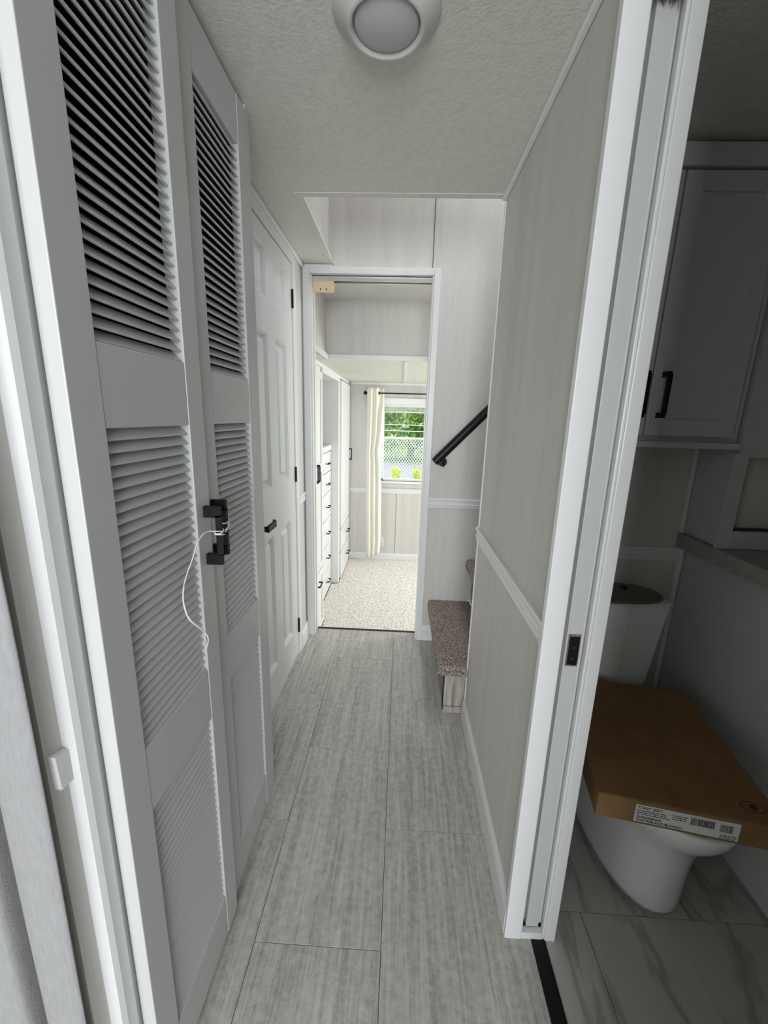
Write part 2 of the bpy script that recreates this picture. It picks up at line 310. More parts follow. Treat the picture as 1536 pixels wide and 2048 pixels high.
st.tube(loop(-0.378, 0.822, 1.104, 0.009, 0.0105, 0.003), 0.0012, 6); st.tube(loop(-0.378, 0.822, 1.097, 0.009, 0.012, -0.003), 0.0012, 6)
st.tube(loop(-0.393, 0.888, 1.110, 0.009, 0.0105, 0.004), 0.0012, 6)
st.tube(smooth_path([(-0.368, 0.832, 1.105), (-0.372, 0.86, 1.108), (-0.383, 0.882, 1.112)]), 0.0014, 6)
st.tube(smooth_path([(-0.370, 0.834, 1.100), (-0.376, 0.862, 1.099), (-0.385, 0.884, 1.106)]), 0.0012, 6)
meta(st.build('string', M['string'], None, smooth=True), 'white plastic string tied around both louvred door pulls, tail hanging', 'string')

# wall before the closet, with catch block and hanging curtain
struct(MB().box(-0.468, -0.4482, 0.428, 0.456, 0, ZC).box(-2.2, -0.468, 0.458, 0.47, 0, ZC).build('wall_left', M['wall']), 'grey wall end left of the closet casing', 'wall')
pr_ = [(0.432, 0.903), (0.463, 0.893), (0.467, 0.882), (0.466, 0.851), (0.462, 0.842), (0.437, 0.845), (0.434, 0.850)]
meta(MB().rings([[(-0.450, y, z) for y, z in pr_], [(-0.4415, y, z) for y, z in pr_], [(-0.4395, 0.4475 + (y - 0.4475) * 0.85, 0.872 + (z - 0.872) * 0.9) for y, z in pr_]]).build('catch_block', M['outlet'], None, 0.0006),
     'small white plastic block on the wall left of the casing', 'block')
cv = MB(); NZ = 24
prof_c = [(-0.398, 0.374), (-0.394, 0.368), (-0.400, 0.360), (-0.415, 0.355), (-0.432, 0.356), (-0.444, 0.362), (-0.452, 0.374), (-0.456, 0.388), (-0.461, 0.398), (-0.467, 0.397), (-0.470, 0.385), (-0.473, 0.366),
          (-0.482, 0.352), (-0.500, 0.345), (-0.525, 0.345), (-0.545, 0.355), (-0.555, 0.378), (-0.565, 0.394), (-0.578, 0.390), (-0.588, 0.370), (-0.605, 0.352), (-0.635, 0.347), (-0.665, 0.358), (-0.68, 0.385)]
pc = [Vector((a * 1.066 - 0.020, 0.413 + (b - 0.374) * (1.7 if a < -0.453 and b > 0.374 else 0.55), 0)) for a, b in prof_c]; fine = []
for i in range(len(pc) - 1):
    a, b, c, d = pc[max(i - 1, 0)], pc[i], pc[i + 1], pc[min(i + 2, len(pc) - 1)]
    for j in range(4):
        t = j / 4; fine.append(0.5 * ((2 * b) + (c - a) * t + (2 * a - 5 * b + 4 * c - d) * t * t + (3 * b - a - 3 * c + d) * t ** 3))
n = len(fine); vs = [(p.x + 0.003 * math.sin(k * 0.35 + p.x * 20), p.y, 0.03 + 2.0 * k / NZ) for k in range(NZ + 1) for p in fine]
fs = [(a * n + b, a * n + b + 1, (a + 1) * n + b + 1, (a + 1) * n + b) for a in range(NZ) for b in range(n - 1)]
cvo = cv.add(vs, fs).build('curtain', M['satin'], None, smooth=True)
sm = cvo.modifiers.new('s', 'SOLIDIFY'); sm.thickness = 0.002
meta(cvo, 'grey satin curtain hanging in folds before the closet wall end', 'curtain')

# left wall around the six-panel door
struct(MB().box(XL - 0.10, XL, 1.242, 1.445, 0, ZC).box(XL - 0.10, XL, 2.106, YD, 0, ZC).box(XL - 0.10, XL, 1.445, 2.106, 2.036, ZC).build('wall_left', M['wall']), 'linen-patterned wall around the white six-panel door', 'wall')
struct(MB().box(XL, XL + 0.008, 2.108, 2.168, 0, 2.038).box(XL, XL + 0.008, 1.40, 1.445, 0, 2.038).box(XL, XL + 0.008, 1.40, 2.168, 2.038, 2.082).build('trim_12', M['white'], None, 0.002), 'flat white casing around the six-panel door', 'door casing')
d6 = empty('door_4', (XL - 0.015, 1.775, 0.015), 'closed white six-panel door with black lever and black hinges', 'door', kind='structure')
xf = XL + 0.002; xb = xf - 0.034
cA, cB = (1.558, 1.720), (1.830, 1.992); rowz = ((0.195, 0.825), (1.040, 1.657), (1.790, 1.972))
for y0, y1 in ((1.448, cA[0]), (cA[1], cB[0]), (cB[1], 2.104)): box('stile', xb, xf, y0, y1, 0.015, 2.032, M['white'], d6, 0)
for z0, z1 in ((0.015, rowz[0][0]), (rowz[0][1], rowz[1][0]), (rowz[1][1], rowz[2][0]), (rowz[2][1], 2.032)):
    for y0, y1 in (cA, cB): box('rail', xb, xf, y0, y1, z0, z1, M['white'], d6, 0)
def raised(y0, y1, z0, z1):
    mb = MB(); rs = []
    for ins, dep in ((0, 0), (0.003, -0.004), (0.007, -0.005), (0.013, -0.015), (0.028, -0.015), (0.044, -0.004), (0.048, -0.004)):
        rs.append([(xf + dep, y0 + ins, z0 + ins), (xf + dep, y1 - ins, z0 + ins), (xf + dep, y1 - ins, z1 - ins), (xf + dep, y0 + ins, z1 - ins)])
    rs.insert(0, [(xb, p[1], p[2]) for p in rs[0]])
    return mb.rings(rs)
for (y0, y1) in (cA, cB):
    for z0, z1 in rowz: raised(y0, y1, z0, z1).build('panel', M['white'], d6)
for z0, z1 in ((1.842, 1.925), (1.006, 1.084), (0.142, 0.228)):
    hg = box('hinge', xf - 0.001, xf + 0.010, 2.100, 2.110, z0, z1, M['black'], d6, 0.002)
lv = MB().box(xf + 0.04, xf + 0.052, 1.50, 1.598, 0.902, 0.926)
lv.rings([[(xf + 0.052, 1.598, 0.902), (xf + 0.04, 1.598, 0.902), (xf + 0.04, 1.598, 0.926), (xf + 0.052, 1.598, 0.926)], [(xf + 0.040, 1.618, 0.902), (xf + 0.03, 1.614, 0.902), (xf + 0.03, 1.614, 0.926), (xf + 0.040, 1.618, 0.926)]])
lv.tube([(xf, 1.505, 0.914), (xf + 0.046, 1.505, 0.914)], 0.011, 14); lv.tube([(xf - 0.001, 1.505, 0.914), (xf + 0.008, 1.505, 0.914)], 0.028, 20)
lv.build('lever_handle', M['black'], d6, 0.001)
struct(along_y('baseboard_left', BASEP, XL, 1, 2.168, YD, 0.0, M['trim']), 'short white baseboard beside the six-panel door', 'baseboard')
struct(along_y('trim_13', RAIL, XL, 1, 2.168, YD, 0.862, M['trim'], None, 0.9), 'short chair rail between six-panel door and far doorway', 'chair rail')

# ---------------------------------------------------------------- far wall with cased opening
OL, OR_, OZ = -0.505, 0.139, 2.062
fw = struct(MB().box(XL - 0.1, OL, YD, YD + 0.09, -0.12, OZ).box(OR_, 2.0, YD, YD + 0.09, -0.12, OZ).box(XL - 0.1, 2.0, YD, YD + 0.09, OZ, 3.3).build('wall_far', M['wall']),
            'linen-patterned wall holding the bedroom doorway, rising into the stairwell', 'wall')
struct(MB().box(OL - 0.037, OL, YD - 0.013, YD, 0, OZ + 0.031).box(OR_, OR_ + 0.033, YD - 0.013, YD, 0, OZ + 0.031).box(OL, OR_, YD - 0.013, YD, OZ, OZ + 0.031).build('trim_14', M['trim'], None, 0.003), 'white casing around the open bedroom doorway', 'door casing')
struct(MB().box(OL - 0.001, OL + 0.009, YD, YD + 0.028, 0, OZ).box(OL - 0.001, OL + 0.009, YD + 0.06, YD + 0.09, 0, OZ).box(OR_ - 0.008, OR_ + 0.001, YD, YD + 0.09, 0, OZ).build('trim_15', M['trim'], None, 0.002), 'white split jamb lining the bedroom doorway', 'door jamb')
tr = meta(MB().box(OL + 0.002, OR_ - 0.008, YD + 0.022, YD + 0.026, 2.036, 2.062).box(OL + 0.002, OR_ - 0.008, YD + 0.062, YD + 0.066, 2.036, 2.062).box(OL + 0.002, OR_ - 0.008, YD + 0.022, YD + 0.066, 2.058, 2.062).build('door_track', M['steel'], None, 0.0008), 'bare aluminium sliding door track across the top of the doorway', 'track')
wb = empty('wood_block', (-0.45, YD + 0.043, 2.01), 'raw pine block fixed under the left end of the door track', 'block')
box('block', OL + 0.003, -0.387, YD + 0.026, YD + 0.062, 1.989, 2.038, M['wood'], wb, 0.001)
for x in (-0.455, -0.424): MB().tube([(x, YD + 0.0245, 1.996), (x, YD + 0.027, 1.996)], 0.004, 10).build('screw', M['black'], wb)
struct(box('trim_16', 0.126, 0.130, YD - 0.002, YD, OZ + 0.031, 3.3, M['grey_panel'], bevel=0), 'thin vertical panel seam above the doorway', 'panel seam')
struct(along_x('trim_17', RAIL, YD, -1, OR_ + 0.033, 1.2, 0.845, M['trim'], None, 0.95), 'white chair rail on the stairwell wall beside the doorway', 'chair rail')
struct(along_x('baseboard_far', BASEP, YD, -1, OR_ + 0.033, 0.237, 0.0, M['trim']), 'short white baseboard between doorway and carpeted step', 'baseboard')
struct(along_x('baseboard_far', BASEP, YD, -1, XL, OL - 0.037, 0.0, M['trim']), 'tiny white baseboard left of the bedroom doorway', 'baseboard')
# stairwell shell
struct(MB().box(-0.52, -0.4065, 1.631, YD, ZC + 0.012, 3.3).build('wall_stair_left', M['wall']), 'upper stairwell wall above the soffit', 'wall')
struct(MB().box(-0.6, 2.0, 1.52, 1.631, ZC + 0.10, 3.3).box(0.457, 2.0, 1.54, 1.654, 0, ZC).build('wall_stair_near', M['wall']), 'stairwell wall backing onto the bathroom', 'wall')
struct(MB().box(2.0, 2.1, -0.6, 2.6, 0, 3.36).build('wall_stair_right', M['wall']), 'outer wall at the end of the stair run', 'wall')

# ---------------------------------------------------------------- staircase
sc_t = empty('staircase', (0.5, 2.0, 0), 'staircase with brown carpeted treads climbing behind the right wall', 'stairs')
def carpet_tread(x0, x1, y0, y1, z0, z1, seed):
    # rounded, tufted slab
    mb = MB(); nx, ny = max(8, int((x1 - x0) / 0.006)), int((y1 - y0) / 0.006); r = 0.016
    def pt(u, v):
        x = x0 + (x1 - x0) * u; y = y0 + (y1 - y0) * v; y = max(y, 1.664) if x > 0.333 else y
        d = min(x - x0, y - y0, 0.03) ; z = z1 - (0 if d > r else (r - math.sqrt(max(r * r - (r - d) ** 2, 0))))
        nn = noise.noise(Vector((x * 170, y * 170, seed))) * 0.0032 + noise.noise(Vector((x * 420, y * 420, seed))) * 0.002
        return (x, y, z + nn)
    grid = [[pt(i / nx, j / ny) for i in range(nx + 1)] for j in range(ny + 1)]
    vs = [p for r_ in grid for p in r_]; fs = [(j * (nx + 1) + i, j * (nx + 1) + i + 1, (j + 1) * (nx + 1) + i + 1, (j + 1) * (nx + 1) + i) for j in range(ny) for i in range(nx)]
    mb.add(vs, fs)
    def jag(x, y, z): 
        q = noise.noise(Vector((x * 200, y * 200, z * 200 + seed))); return (x + q * 0.003, y + noise.noise(Vector((x * 200, y * 200, z * 200 + 9))) * 0.003, z + q * 0.003)
    nz = 5
    for (ax, cst) in (('y', y0), ('x', x0)):
        m_ = nx if ax == 'y' else ny; g2 = []
        for k in range(nz + 1):
            zz = z1 - r - (z1 - r - z0) * k / nz
            g2.append([(min(x0 + (x1 - x0) * i / m_, 0.333 if y0 < 1.65 else 9), y0, zz) if ax == 'y' else (x0, y0 + (y1 - y0) * i / m_, zz) for i in range(m_ + 1)])
        g2 = [[jag(*p) if k else p for p in row] for k, row in enumerate(g2)]
        vs = [p for r_ in g2 for p in r_]; fs = [(k * (m_ + 1) + i, k * (m_ + 1) + i + 1, (k + 1) * (m_ + 1) + i + 1, (k + 1) * (m_ + 1) + i) for k in range(nz) for i in range(m_)]
        mb.add(vs, fs)
    mb.box(x0 + 0.004, x1, max(y0 + 0.004, 1.664), y1, z0, z1 - r)
    return mb
for i in range(4):
    x0 = 0.2 + 0.21 * i; zt = 0.27 * (i + 1)
    y0 = 1.640 if i == 0 else 1.66
    if i == 0:
        carpet_tread(x0, x0 + 0.25, y0, YD - 0.004, zt - 0.045, zt, i).build('tread', M['stair_carpet'], sc_t)
    else: carpet_tread(x0, x0 + 0.25, y0, YD - 0.004, zt - 0.045, zt, i).build('tread', M['stair_carpet'], sc_t)
    box('riser', x0 + 0.045, x0 + 0.06, 1.74 if i == 0 else 1.664, YD - 0.003, zt - 0.27, zt - 0.045, M['grey_panel'], sc_t, 0)
box('edge_strip', 0.241, 0.262, 1.700, 1.740, 0.0, 0.225, M['black'], sc_t, 0)
box('end_board', 0.243, 0.286, 1.688, 1.702, 0.034, 0.226, M['plank'], sc_t, 0.001)
box('end_board', 0.2875, 0.335, 1.688, 1.702, 0.034, 0.226, M['plank'], sc_t, 0.001)
box('plinth_board', 0.243, 0.332, 1.684, 1.700, 0.0, 0.032, M['plank'], sc_t, 0.001)
# handrail
hr = empty('handrail', (0.5, 2.25, 1.2), 'black round handrail on the stairwell wall with wall bracket', 'handrail')
a = Vector((0.185, 2.252, 1.115)); b = Vector((0.185 + 1.1, 2.252, 1.115 + 1.1 * 1.06)); d = (b - a).normalized()
MB().tube([a, a + d * 0.004, a + d * 0.006, b], [0.017, 0.0225, 0.0235, 0.0235], 20).build('rail', M['rail_black'], hr, smooth=False)
for s_ in (0.075, 0.95):
    q = a + d * s_
    br = MB().tube([q - Vector((0, 0, 0.02)), q + Vector((0, 0.01, -0.042)), q + Vector((0, 0.045, -0.058)), q + Vector((0, 0.074, -0.058))], 0.006, 10)
    br.tube([q + Vector((0, 0.074, -0.058)), q + Vector((0, 0.0795, -0.058))], 0.026, 18)
    br.tube([q + Vector((0.002, 0.012, -0.036)), q + Vector((0.0, 0.014, -0.052)), q + Vector((0, 0.016, -0.08))], [0.007, 0.010, 0.003], 10)
    br.build('bracket', M['rail_black'], hr)

# ---------------------------------------------------------------- ceiling lamp
lp = empty('ceiling_light', (-0.058, 0.98, ZC), 'round white flush ceiling lamp, switched off, over the hall', 'lamp')
def lathe(prof, cx, cy, n=48):
    return MB().rings([[(cx + r * math.cos(2 * math.pi * k / n), cy + r * math.sin(2 * math.pi * k / n), z) for k in range(n)] for r, z in prof])
lathe([(0.100, ZC), (0.104, ZC - 0.001), (0.103, ZC - 0.004), (0.092, ZC - 0.013), (0.082, ZC - 0.019), (0.075, ZC - 0.027), (0.071, ZC - 0.029), (0.067, ZC - 0.027), (0.065, ZC - 0.020)], -0.058, 0.978).build('lamp_housing', M['lamp_white'], lp, smooth=True)
lathe([(0.065, ZC - 0.020), (0.058, ZC - 0.024), (0.042, ZC - 0.028), (0.02, ZC - 0.031), (0.004, ZC - 0.032)], -0.058, 0.978).build('lamp_lens', M['lamp_lens'], lp, smooth=True)

# ---------------------------------------------------------------- bathroom
YB, YH = 1.53, 1.334
struct(MB().box(0.457, 2.0, YB, YB + 0.01, 0, ZC).build('wall_bath_back', M['wall']), 'dim bathroom wall behind the toilet', 'wall')
struct(MB().box(1.985, 2.0, -0.6, YB, 0, ZC).build('wall_bath_right', M['wall']), 'dark outer bathroom wall beyond the countertop', 'wall')
struct(MB().box(0.457, 2.0, -0.615, -0.60, 0, ZC).build('wall_bath_near', M['wall']), 'bathroom wall opposite the toilet', 'wall')
struct(along_x('trim_18', RAIL, YB, -1, 0.457, 1.066, 0.845, M['trim'], None, 0.92), 'white chair rail on the bathroom wall above the toilet tank', 'chair rail')
struct(MB().box(1.050, 1.066, YB - 0.009, YB, 0.958, 1.29).box(1.066, 1.083, YB - 0.009, YB, 0, 0.907).build('trim_19', M['trim'], None, 0.002), 'vertical white corner strip behind the toilet', 'trim')
vn = empty('vanity', (1.35, 1.0, 0), 'white vanity side running forward beside the toilet', 'vanity')
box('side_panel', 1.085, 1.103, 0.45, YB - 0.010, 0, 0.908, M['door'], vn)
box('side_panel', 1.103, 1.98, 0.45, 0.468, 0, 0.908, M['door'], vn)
ct = meta(box('countertop', 1.043, 1.984, 0.42, YB - 0.010, 0.908, 0.958, M['counter'], bevel=0.003), 'grey laminate countertop with thick front edge on the white vanity', 'countertop')
def shaker(parent, name, axis, plane, a0, a1, z0, z1, fr=0.05, th=0.019, sgn=-1, m=None, rec=0.008):
    """axis 'y': face looks along y; axis 'x': face looks along x. plane = front face, sgn = outward direction"""
    m = m or M['door']; e = MB()
    def B(p0, p1, b0, b1, c0, c1):
        lo, hi = min(p0, p1), max(p0, p1)
        return e.box(b0, b1, lo, hi, c0, c1) if axis == 'y' else e.box(lo, hi, b0, b1, c0, c1)
    pb = plane - sgn * th
    B(plane, pb, a0, a0 + fr, z0, z1); B(plane, pb, a1 - fr, a1, z0, z1); B(plane, pb, a0 + fr, a1 - fr, z0, z0 + fr); B(plane, pb, a0 + fr, a1 - fr, z1 - fr, z1)
    o = e.build(name, m, parent, 0.0015)
    e = MB(); B(plane - sgn * rec, pb + sgn * 0.001, a0 + fr - 0.002, a1 - fr + 0.002, z0 + fr - 0.002, z1 - fr + 0.002)
    e.build('panel', m, o, 0)
    return o
def pull(parent, pts, out, r=0.005):
    """square bar pull between two points, standing off along out"""
    a, b = Vector(pts[0]), Vector(pts[1]); o = Vector(out); d = (b - a).normalized(); s_ = d.cross(o.normalized())
    mb = MB()
    def bar(p, q, w1, w2, dd):
        u = w1; v = w2
        c = [u + v, u - v, -u - v, -u + v]
        mb.rings([[p + x for x in c], [q + x for x in c]])
    on = o.normalized()
    bar(a + o, b + o, s_ * r, on * r * 0.8, d)
    bar(a, a + o, s_ * r, d * r * 1.3, on); bar(b, b + o, s_ * r, d * r * 1.3, on)
    return mb.build('handle', M['black'], parent, 0.0006)
uc = empty('wall_cabinet', (0.755, 1.43, 1.28), 'white two-door wall cabinet with black pulls above the toilet', 'cabinet')
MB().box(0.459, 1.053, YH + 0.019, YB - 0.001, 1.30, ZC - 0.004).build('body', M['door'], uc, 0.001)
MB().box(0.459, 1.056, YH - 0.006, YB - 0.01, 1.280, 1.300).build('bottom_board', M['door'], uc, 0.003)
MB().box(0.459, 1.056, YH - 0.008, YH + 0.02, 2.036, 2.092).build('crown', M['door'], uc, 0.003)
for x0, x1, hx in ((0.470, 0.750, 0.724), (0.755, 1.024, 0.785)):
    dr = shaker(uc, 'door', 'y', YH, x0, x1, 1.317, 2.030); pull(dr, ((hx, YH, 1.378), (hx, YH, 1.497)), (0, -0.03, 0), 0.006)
hu = empty('hutch_cabinet', (1.4, 1.43, 0.96), 'white tall hutch cabinet standing on the bathroom countertop', 'cabinet')
MB().box(1.066, 1.078, YH + 0.012, YB - 0.011, 0.959, ZC - 0.004).box(1.078, 1.98, YH + 0.15, YB - 0.011, 0.959, ZC - 0.004).box(1.078, 1.98, YH + 0.012, YH + 0.15, 1.27, 1.29).build('body', M['door'], hu)
MB().box(1.0575, 1.088, YH, YH + 0.012, 1.27, ZC - 0.004).box(1.045, 1.088, YH, YH + 0.012, 0.959, 1.27).box(1.088, 1.98, YH, YH + 0.012, 0.959, 1.018).box(1.088, 1.98, YH, YH + 0.012, 1.258, 1.302).box(1.088, 1.134, YH, YH + 0.012, 1.302, ZC - 0.004).box(1.134, 1.98, YH, YH + 0.012, 2.03, ZC - 0.004).build('face_frame', M['door'], hu, 0.001)
box('back_panel', 1.088, 1.97, YH + 0.06, YH + 0.066, 1.018, 1.258, M['wall'], hu, 0)
shaker(hu, 'door', 'y', YH - 0.006, 1.130, 1.60, 1.306, 2.03)

# toilet
XT = 0.775
tl = empty('toilet', (XT, 1.15, 0), 'white two-piece toilet with skirted base under the cardboard box', 'toilet')
def sec(z, yf, yb, hw, n=40, pw=2.2, flatback=True):
    out = []; yc = yf + (yb - yf) * 0.52
    for k in range(n):
        t = 2 * math.pi * k / n; c, s_ = math.cos(t), math.sin(t)
        x = hw * (abs(s_) ** (2 / pw)) * (1 if s_ >= 0 else -1)
        y = yc - ((yc - yf) if c > 0 else (yb - yc)) * (abs(c) ** (2 / (pw if c > 0 else 3.2))) * (1 if c > 0 else -1)
        out.append((XT + x, y, z))
    return out
bw = MB().rings([sec(0, 0.893, 1.40, 0.118), sec(0.02, 0.890, 1.40, 0.121), sec(0.12, 0.888, 1.40, 0.121), sec(0.22, 0.880, 1.41, 0.126), sec(0.27, 0.862, 1.43, 0.136), sec(0.31, 0.83, 1.45, 0.155),
                 sec(0.345, 0.805, 1.47, 0.173), sec(0.375, 0.795, 1.49, 0.182), sec(0.392, 0.793, 1.49, 0.184), sec(0.398, 0.797, 1.488, 0.180), sec(0.398, 0.835, 1.25, 0.135), sec(0.36, 0.85, 1.23, 0.12), sec(0.25, 0.93, 1.12, 0.06)])
o = bw.build('bowl', M['porcelain'], tl, smooth=True); s_ = o.modifiers.new('sub', 'SUBSURF'); s_.levels = 1; s_.render_levels = 1
def tsec(z, yf, yb, hw, bul, n=10):
    pts_ = []
    for i in range(n + 1):
        u = -1 + 2 * i / n; pts_.append((XT + hw * u, yf + bul * u * u, z))
    pts_ += [(XT + hw * 0.97, yb - 0.02, z), (XT + hw * 0.90, yb, z), (XT - hw * 0.90, yb, z), (XT - hw * 0.97, yb - 0.02, z)]
    return pts_
MB().rings([tsec(0.399, 1.352, 1.515, 0.140, 0.02), tsec(0.43, 1.346, 1.518, 0.150, 0.02), tsec(0.725, 1.338, 1.520, 0.183, 0.022), tsec(0.738, 1.338, 1.52, 0.185, 0.022)]).build('tank', M['porcelain'], tl, 0.003)
MB().rings([tsec(0.738, 1.332, 1.521, 0.189, 0.024), tsec(0.7445, 1.330, 1.521, 0.190, 0.024), tsec(0.7465, 1.334, 1.519, 0.187, 0.024)]).build('tank_rim', M['porcelain'], tl, 0.001)
def lsec(z, k): return [(XT + 0.186 * k * math.copysign(abs(math.sin(t)) ** 0.75, math.sin(t)), 1.43 - (0.092 if math.cos(t) > 0 else 0.085) * k * math.copysign(abs(math.cos(t)) ** 0.8, math.cos(t)), z) for t in [2 * math.pi * i / 40 for i in range(40)]]
meta(MB().rings([lsec(0.7466, 1.0), lsec(0.752, 0.99), lsec(0.755, 0.95)]).build('tank_lid', M['lidcover'], tl, 0.001), 'dark brownish tank lid')
MB().rings([[(0.848 + 0.014 * math.cos(t * math.pi / 10), 1.462 + 0.012 * math.sin(t * math.pi / 10), z) for t in range(20)] for z in (0.7545, 0.759)]).build('flush_button', M['black'], tl)

# cardboard box lying across the bowl
ang = math.atan2(0.778 - 0.848, 0.909 - 0.515)
bo = Vector((0.515, 0.848, 0.402))
bx = bpy.data.objects.new('cardboard_box', None); COL.objects.link(bx); bx.location = bo; bx.rotation_euler = (0, 0, ang)
meta(bx, 'flat brown cardboard toilet seat box lying across the toilet bowl', 'box')
def bpart(name, mb, m, bevel=0, parent=None, loc=None):
    me = bpy.data.meshes.new(name); me.from_pydata(mb.v, [], mb.f); bm = bmesh.new(); bm.from_mesh(me); bmesh.ops.recalc_face_normals(bm, faces=bm.faces); bm.to_mesh(me); bm.free(); me.materials.append(m)
    o = bpy.data.objects.new(name, me); COL.objects.link(o); o.parent = parent or bx
    if bevel: q = o.modifiers.new('b', 'BEVEL'); q.width = bevel; q.segments = 2
    return o
BW, BL, BH = 0.402, 0.490, 0.067
bpart('carton', MB().box(0, BW, 0, BL, 0, BH), M['card'], 0.002)
bpart('flap', MB().box(0.001, BW - 0.001, -0.0016, -0.0002, 0.001, BH * 0.985), M['card'], 0.0005)
bpart('side_flap', MB().box(0.0, 0.0015, -0.004, 0.0, 0.0, BH), M['card'])
lab = bpart('shipping_label', MB().box(0.086, 0.306, -0.0024, -0.0017, 0.007, 0.056), M['label'])
lab['label'] = 'white printed barcode label'
def text(body, x, z, size, parent, bold=0.0):
    c = bpy.data.curves.new('lettering', 'FONT'); c.body = body; c.size = size; c.extrude = 0.0001; c.offset = bold; c.materials.append(M['ink'])
    o = bpy.data.objects.new('lettering', c); COL.objects.link(o); o.parent = parent; o.location = (x, -0.0026, z); o.rotation_euler = (math.pi / 2, 0, 0)
    bpy.context.view_layer.update(); me = bpy.data.meshes.new_from_object(o); q = bpy.data.objects.new('lettering', me); COL.objects.link(q); q.parent = parent; q.location = o.location; q.rotation_euler = o.rotation_euler
    bpy.data.objects.remove(o); q.name = 'lettering'; return q
text('TOILET SEAT', 0.090, 0.046, 0.0092, lab, 0.00022)
text('5503A00B.020', 0.090, 0.0185, 0.0092, lab, 0.00022)
text('WHITE/BLANC/BLANCO', 0.090, 0.0095, 0.0092, lab, 0.00022)
fp = MB(); random.seed(5)
for r_ in range(3):
    x = 0.090
    while x < 0.145 + 0.004 * r_:
        l = random.uniform(0.003, 0.010); fp.box(x, x + l, -0.0027, -0.0024, 0.0395 - 0.0052 * r_, 0.0415 - 0.0052 * r_); x += l + 0.0018
for r_ in range(3):
    x = 0.166
    while x < 0.192:
        l = random.uniform(0.003, 0.008); fp.box(x, x + l, -0.0027, -0.0024, 0.0435 - 0.0052 * r_, 0.0455 - 0.0052 * r_); x += l + 0.0018
for r_ in range(3):
    x = 0.268
    while x < 0.298:
        l = random.uniform(0.003, 0.009); fp.box(x, x + l, -0.0027, -0.0024, 0.017 - 0.0042 * r_, 0.0188 - 0.0042 * r_); x += l + 0.0018
o = bpart('fine_print', fp, M['ink'], 0, lab); o['kind'] = 'stuff'
bc = MB(); x = 0.205
while x < 0.256:
    l = random.choice((0.0006, 0.0010, 0.0018)); bc.box(x, x + l, -0.0027, -0.0024, 0.029, 0.049); x += l + random.choice((0.0007, 0.0012, 0.002))
x = 0.266
while x < 0.293:
    l = random.choice((0.0005, 0.0008, 0.0013)); bc.box(x, x + l, -0.0027, -0.0024, 0.026, 0.047); x += l + random.choice((0.0006, 0.001, 0.0014))
o = bpart('barcode', bc, M['ink'], 0, lab); o['kind'] = 'stuff'
ov = MB(); cx, cy = 0.352, 0.045
def ell(rx, ry, z): return [(cx + rx * math.cos(t * math.pi / 16), cy + ry * math.sin(t * math.pi / 16), z) for t in range(32)]
ov.rings([ell(0.027, 0.016, BH), ell(0.027, 0.016, BH + 0.0004), ell(0.0245, 0.0138, BH + 0.0004), ell(0.0245, 0.0138, BH)], cap0=False, cap1=False)
ov.rings([ell(0.010, 0.008, BH), ell(0.010, 0.008, BH + 0.0004)])
bpart('printed_oval', ov, M['redink'])

# ---------------------------------------------------------------- bedroom, two steps lower
ZB, YF, ZL = -0.39, 4.87, 1.728
struct(MB().box(-1.3, 2.6, 2.42, YF, ZB - 0.1, ZB - 0.012).build('floor', M['dark']), 'bedroom floor two steps below the hall', 'floor')
cg = MB(); nx, ny = 300, 250; X0, X1, Y0, Y1 = -0.75, 1.0, 3.0, YF
vs = []
for j in range(ny + 1):
    for i in range(nx + 1):
        x = X0 + (X1 - X0) * i / nx; y = Y0 + (Y1 - Y0) * j / ny; x = max(x, -0.686 if 3.26 < y < 4.05 else -0.612)
        vs.append((x, y, ZB - 0.002 + 0.004 * noise.noise(Vector((x * 90, y * 90, 0))) + 0.003 * noise.noise(Vector((x * 28, y * 28, 4)))))
fs = [(j * (nx + 1) + i, j * (nx + 1) + i + 1, (j + 1) * (nx + 1) + i + 1, (j + 1) * (nx + 1) + i) for j in range(ny) for i in range(nx)]
cg.add(vs, fs); cg.box(1.0, 2.598, 2.5, YF - 0.002, ZB - 0.02, ZB - 0.004); cg.box(-0.612, 1.0, 2.7, 3.0, ZB - 0.02, ZB - 0.004)
meta(cg.build('bedroom_carpet', M['carpet']), 'light beige pile carpet on the bedroom floor', 'carpet', kind='stuff')
stp = empty('entry_step', (-0.15, 2.55, ZB), 'carpeted step down into the bedroom below the threshold', 'step')
box('tread', -0.60, 1.0, 2.426, 2.68, ZB + 0.155, ZB + 0.195, M['carpet'], stp, 0.01)
box('riser', -0.60, 1.0, 2.426, 2.66, ZB, ZB + 0.155, M['carpet'], stp, 0)
struct(box('trim_20', OL, OR_, 2.405, 2.428, -0.03, 0.0015, M['black'], bevel=0.002), 'black strip put in for the floor edge shadow at the bedroom threshold', 'threshold')  # dark strip stands in for the shadow along the floor edge
struct(MB().box(-0.62, 2.6, 2.42, 2.97, ZC, ZC + 0.05).build('ceiling', M['ceiling']), 'higher part of the bedroom ceiling next to the doorway', 'ceiling')
struct(MB().box(-1.3, 2.6, 3.001, YF, ZL, ZL + 0.05).box(-1.3, -0.561, 2.42, 2.97, ZL, ZL + 0.05).build('ceiling', M['ceiling']), 'lower bedroom ceiling under the loft', 'ceiling')
struct(MB().box(-0.535, 2.6, 2.97, 3.0, ZL, ZC).build('wall_bedroom_drop', M['wall']), 'linen-patterned band where the bedroom ceiling steps down', 'wall')
struct(MB().box(-0.56, -0.535, 2.42, 2.97, ZL, ZC).build('wall_bedroom_upper', M['wall']), 'short upper bedroom wall above the wardrobe', 'wall')
struct(MB().box(-0.535, 2.6, 2.955, 2.972, ZL - 0.004, ZL + 0.030).box(-0.535, -0.520, 2.42, 2.955, ZL - 0.004, ZL + 0.030).build('trim_21', M['trim'], None, 0.004), 'white trim along the bottom of the ceiling drop', 'trim')
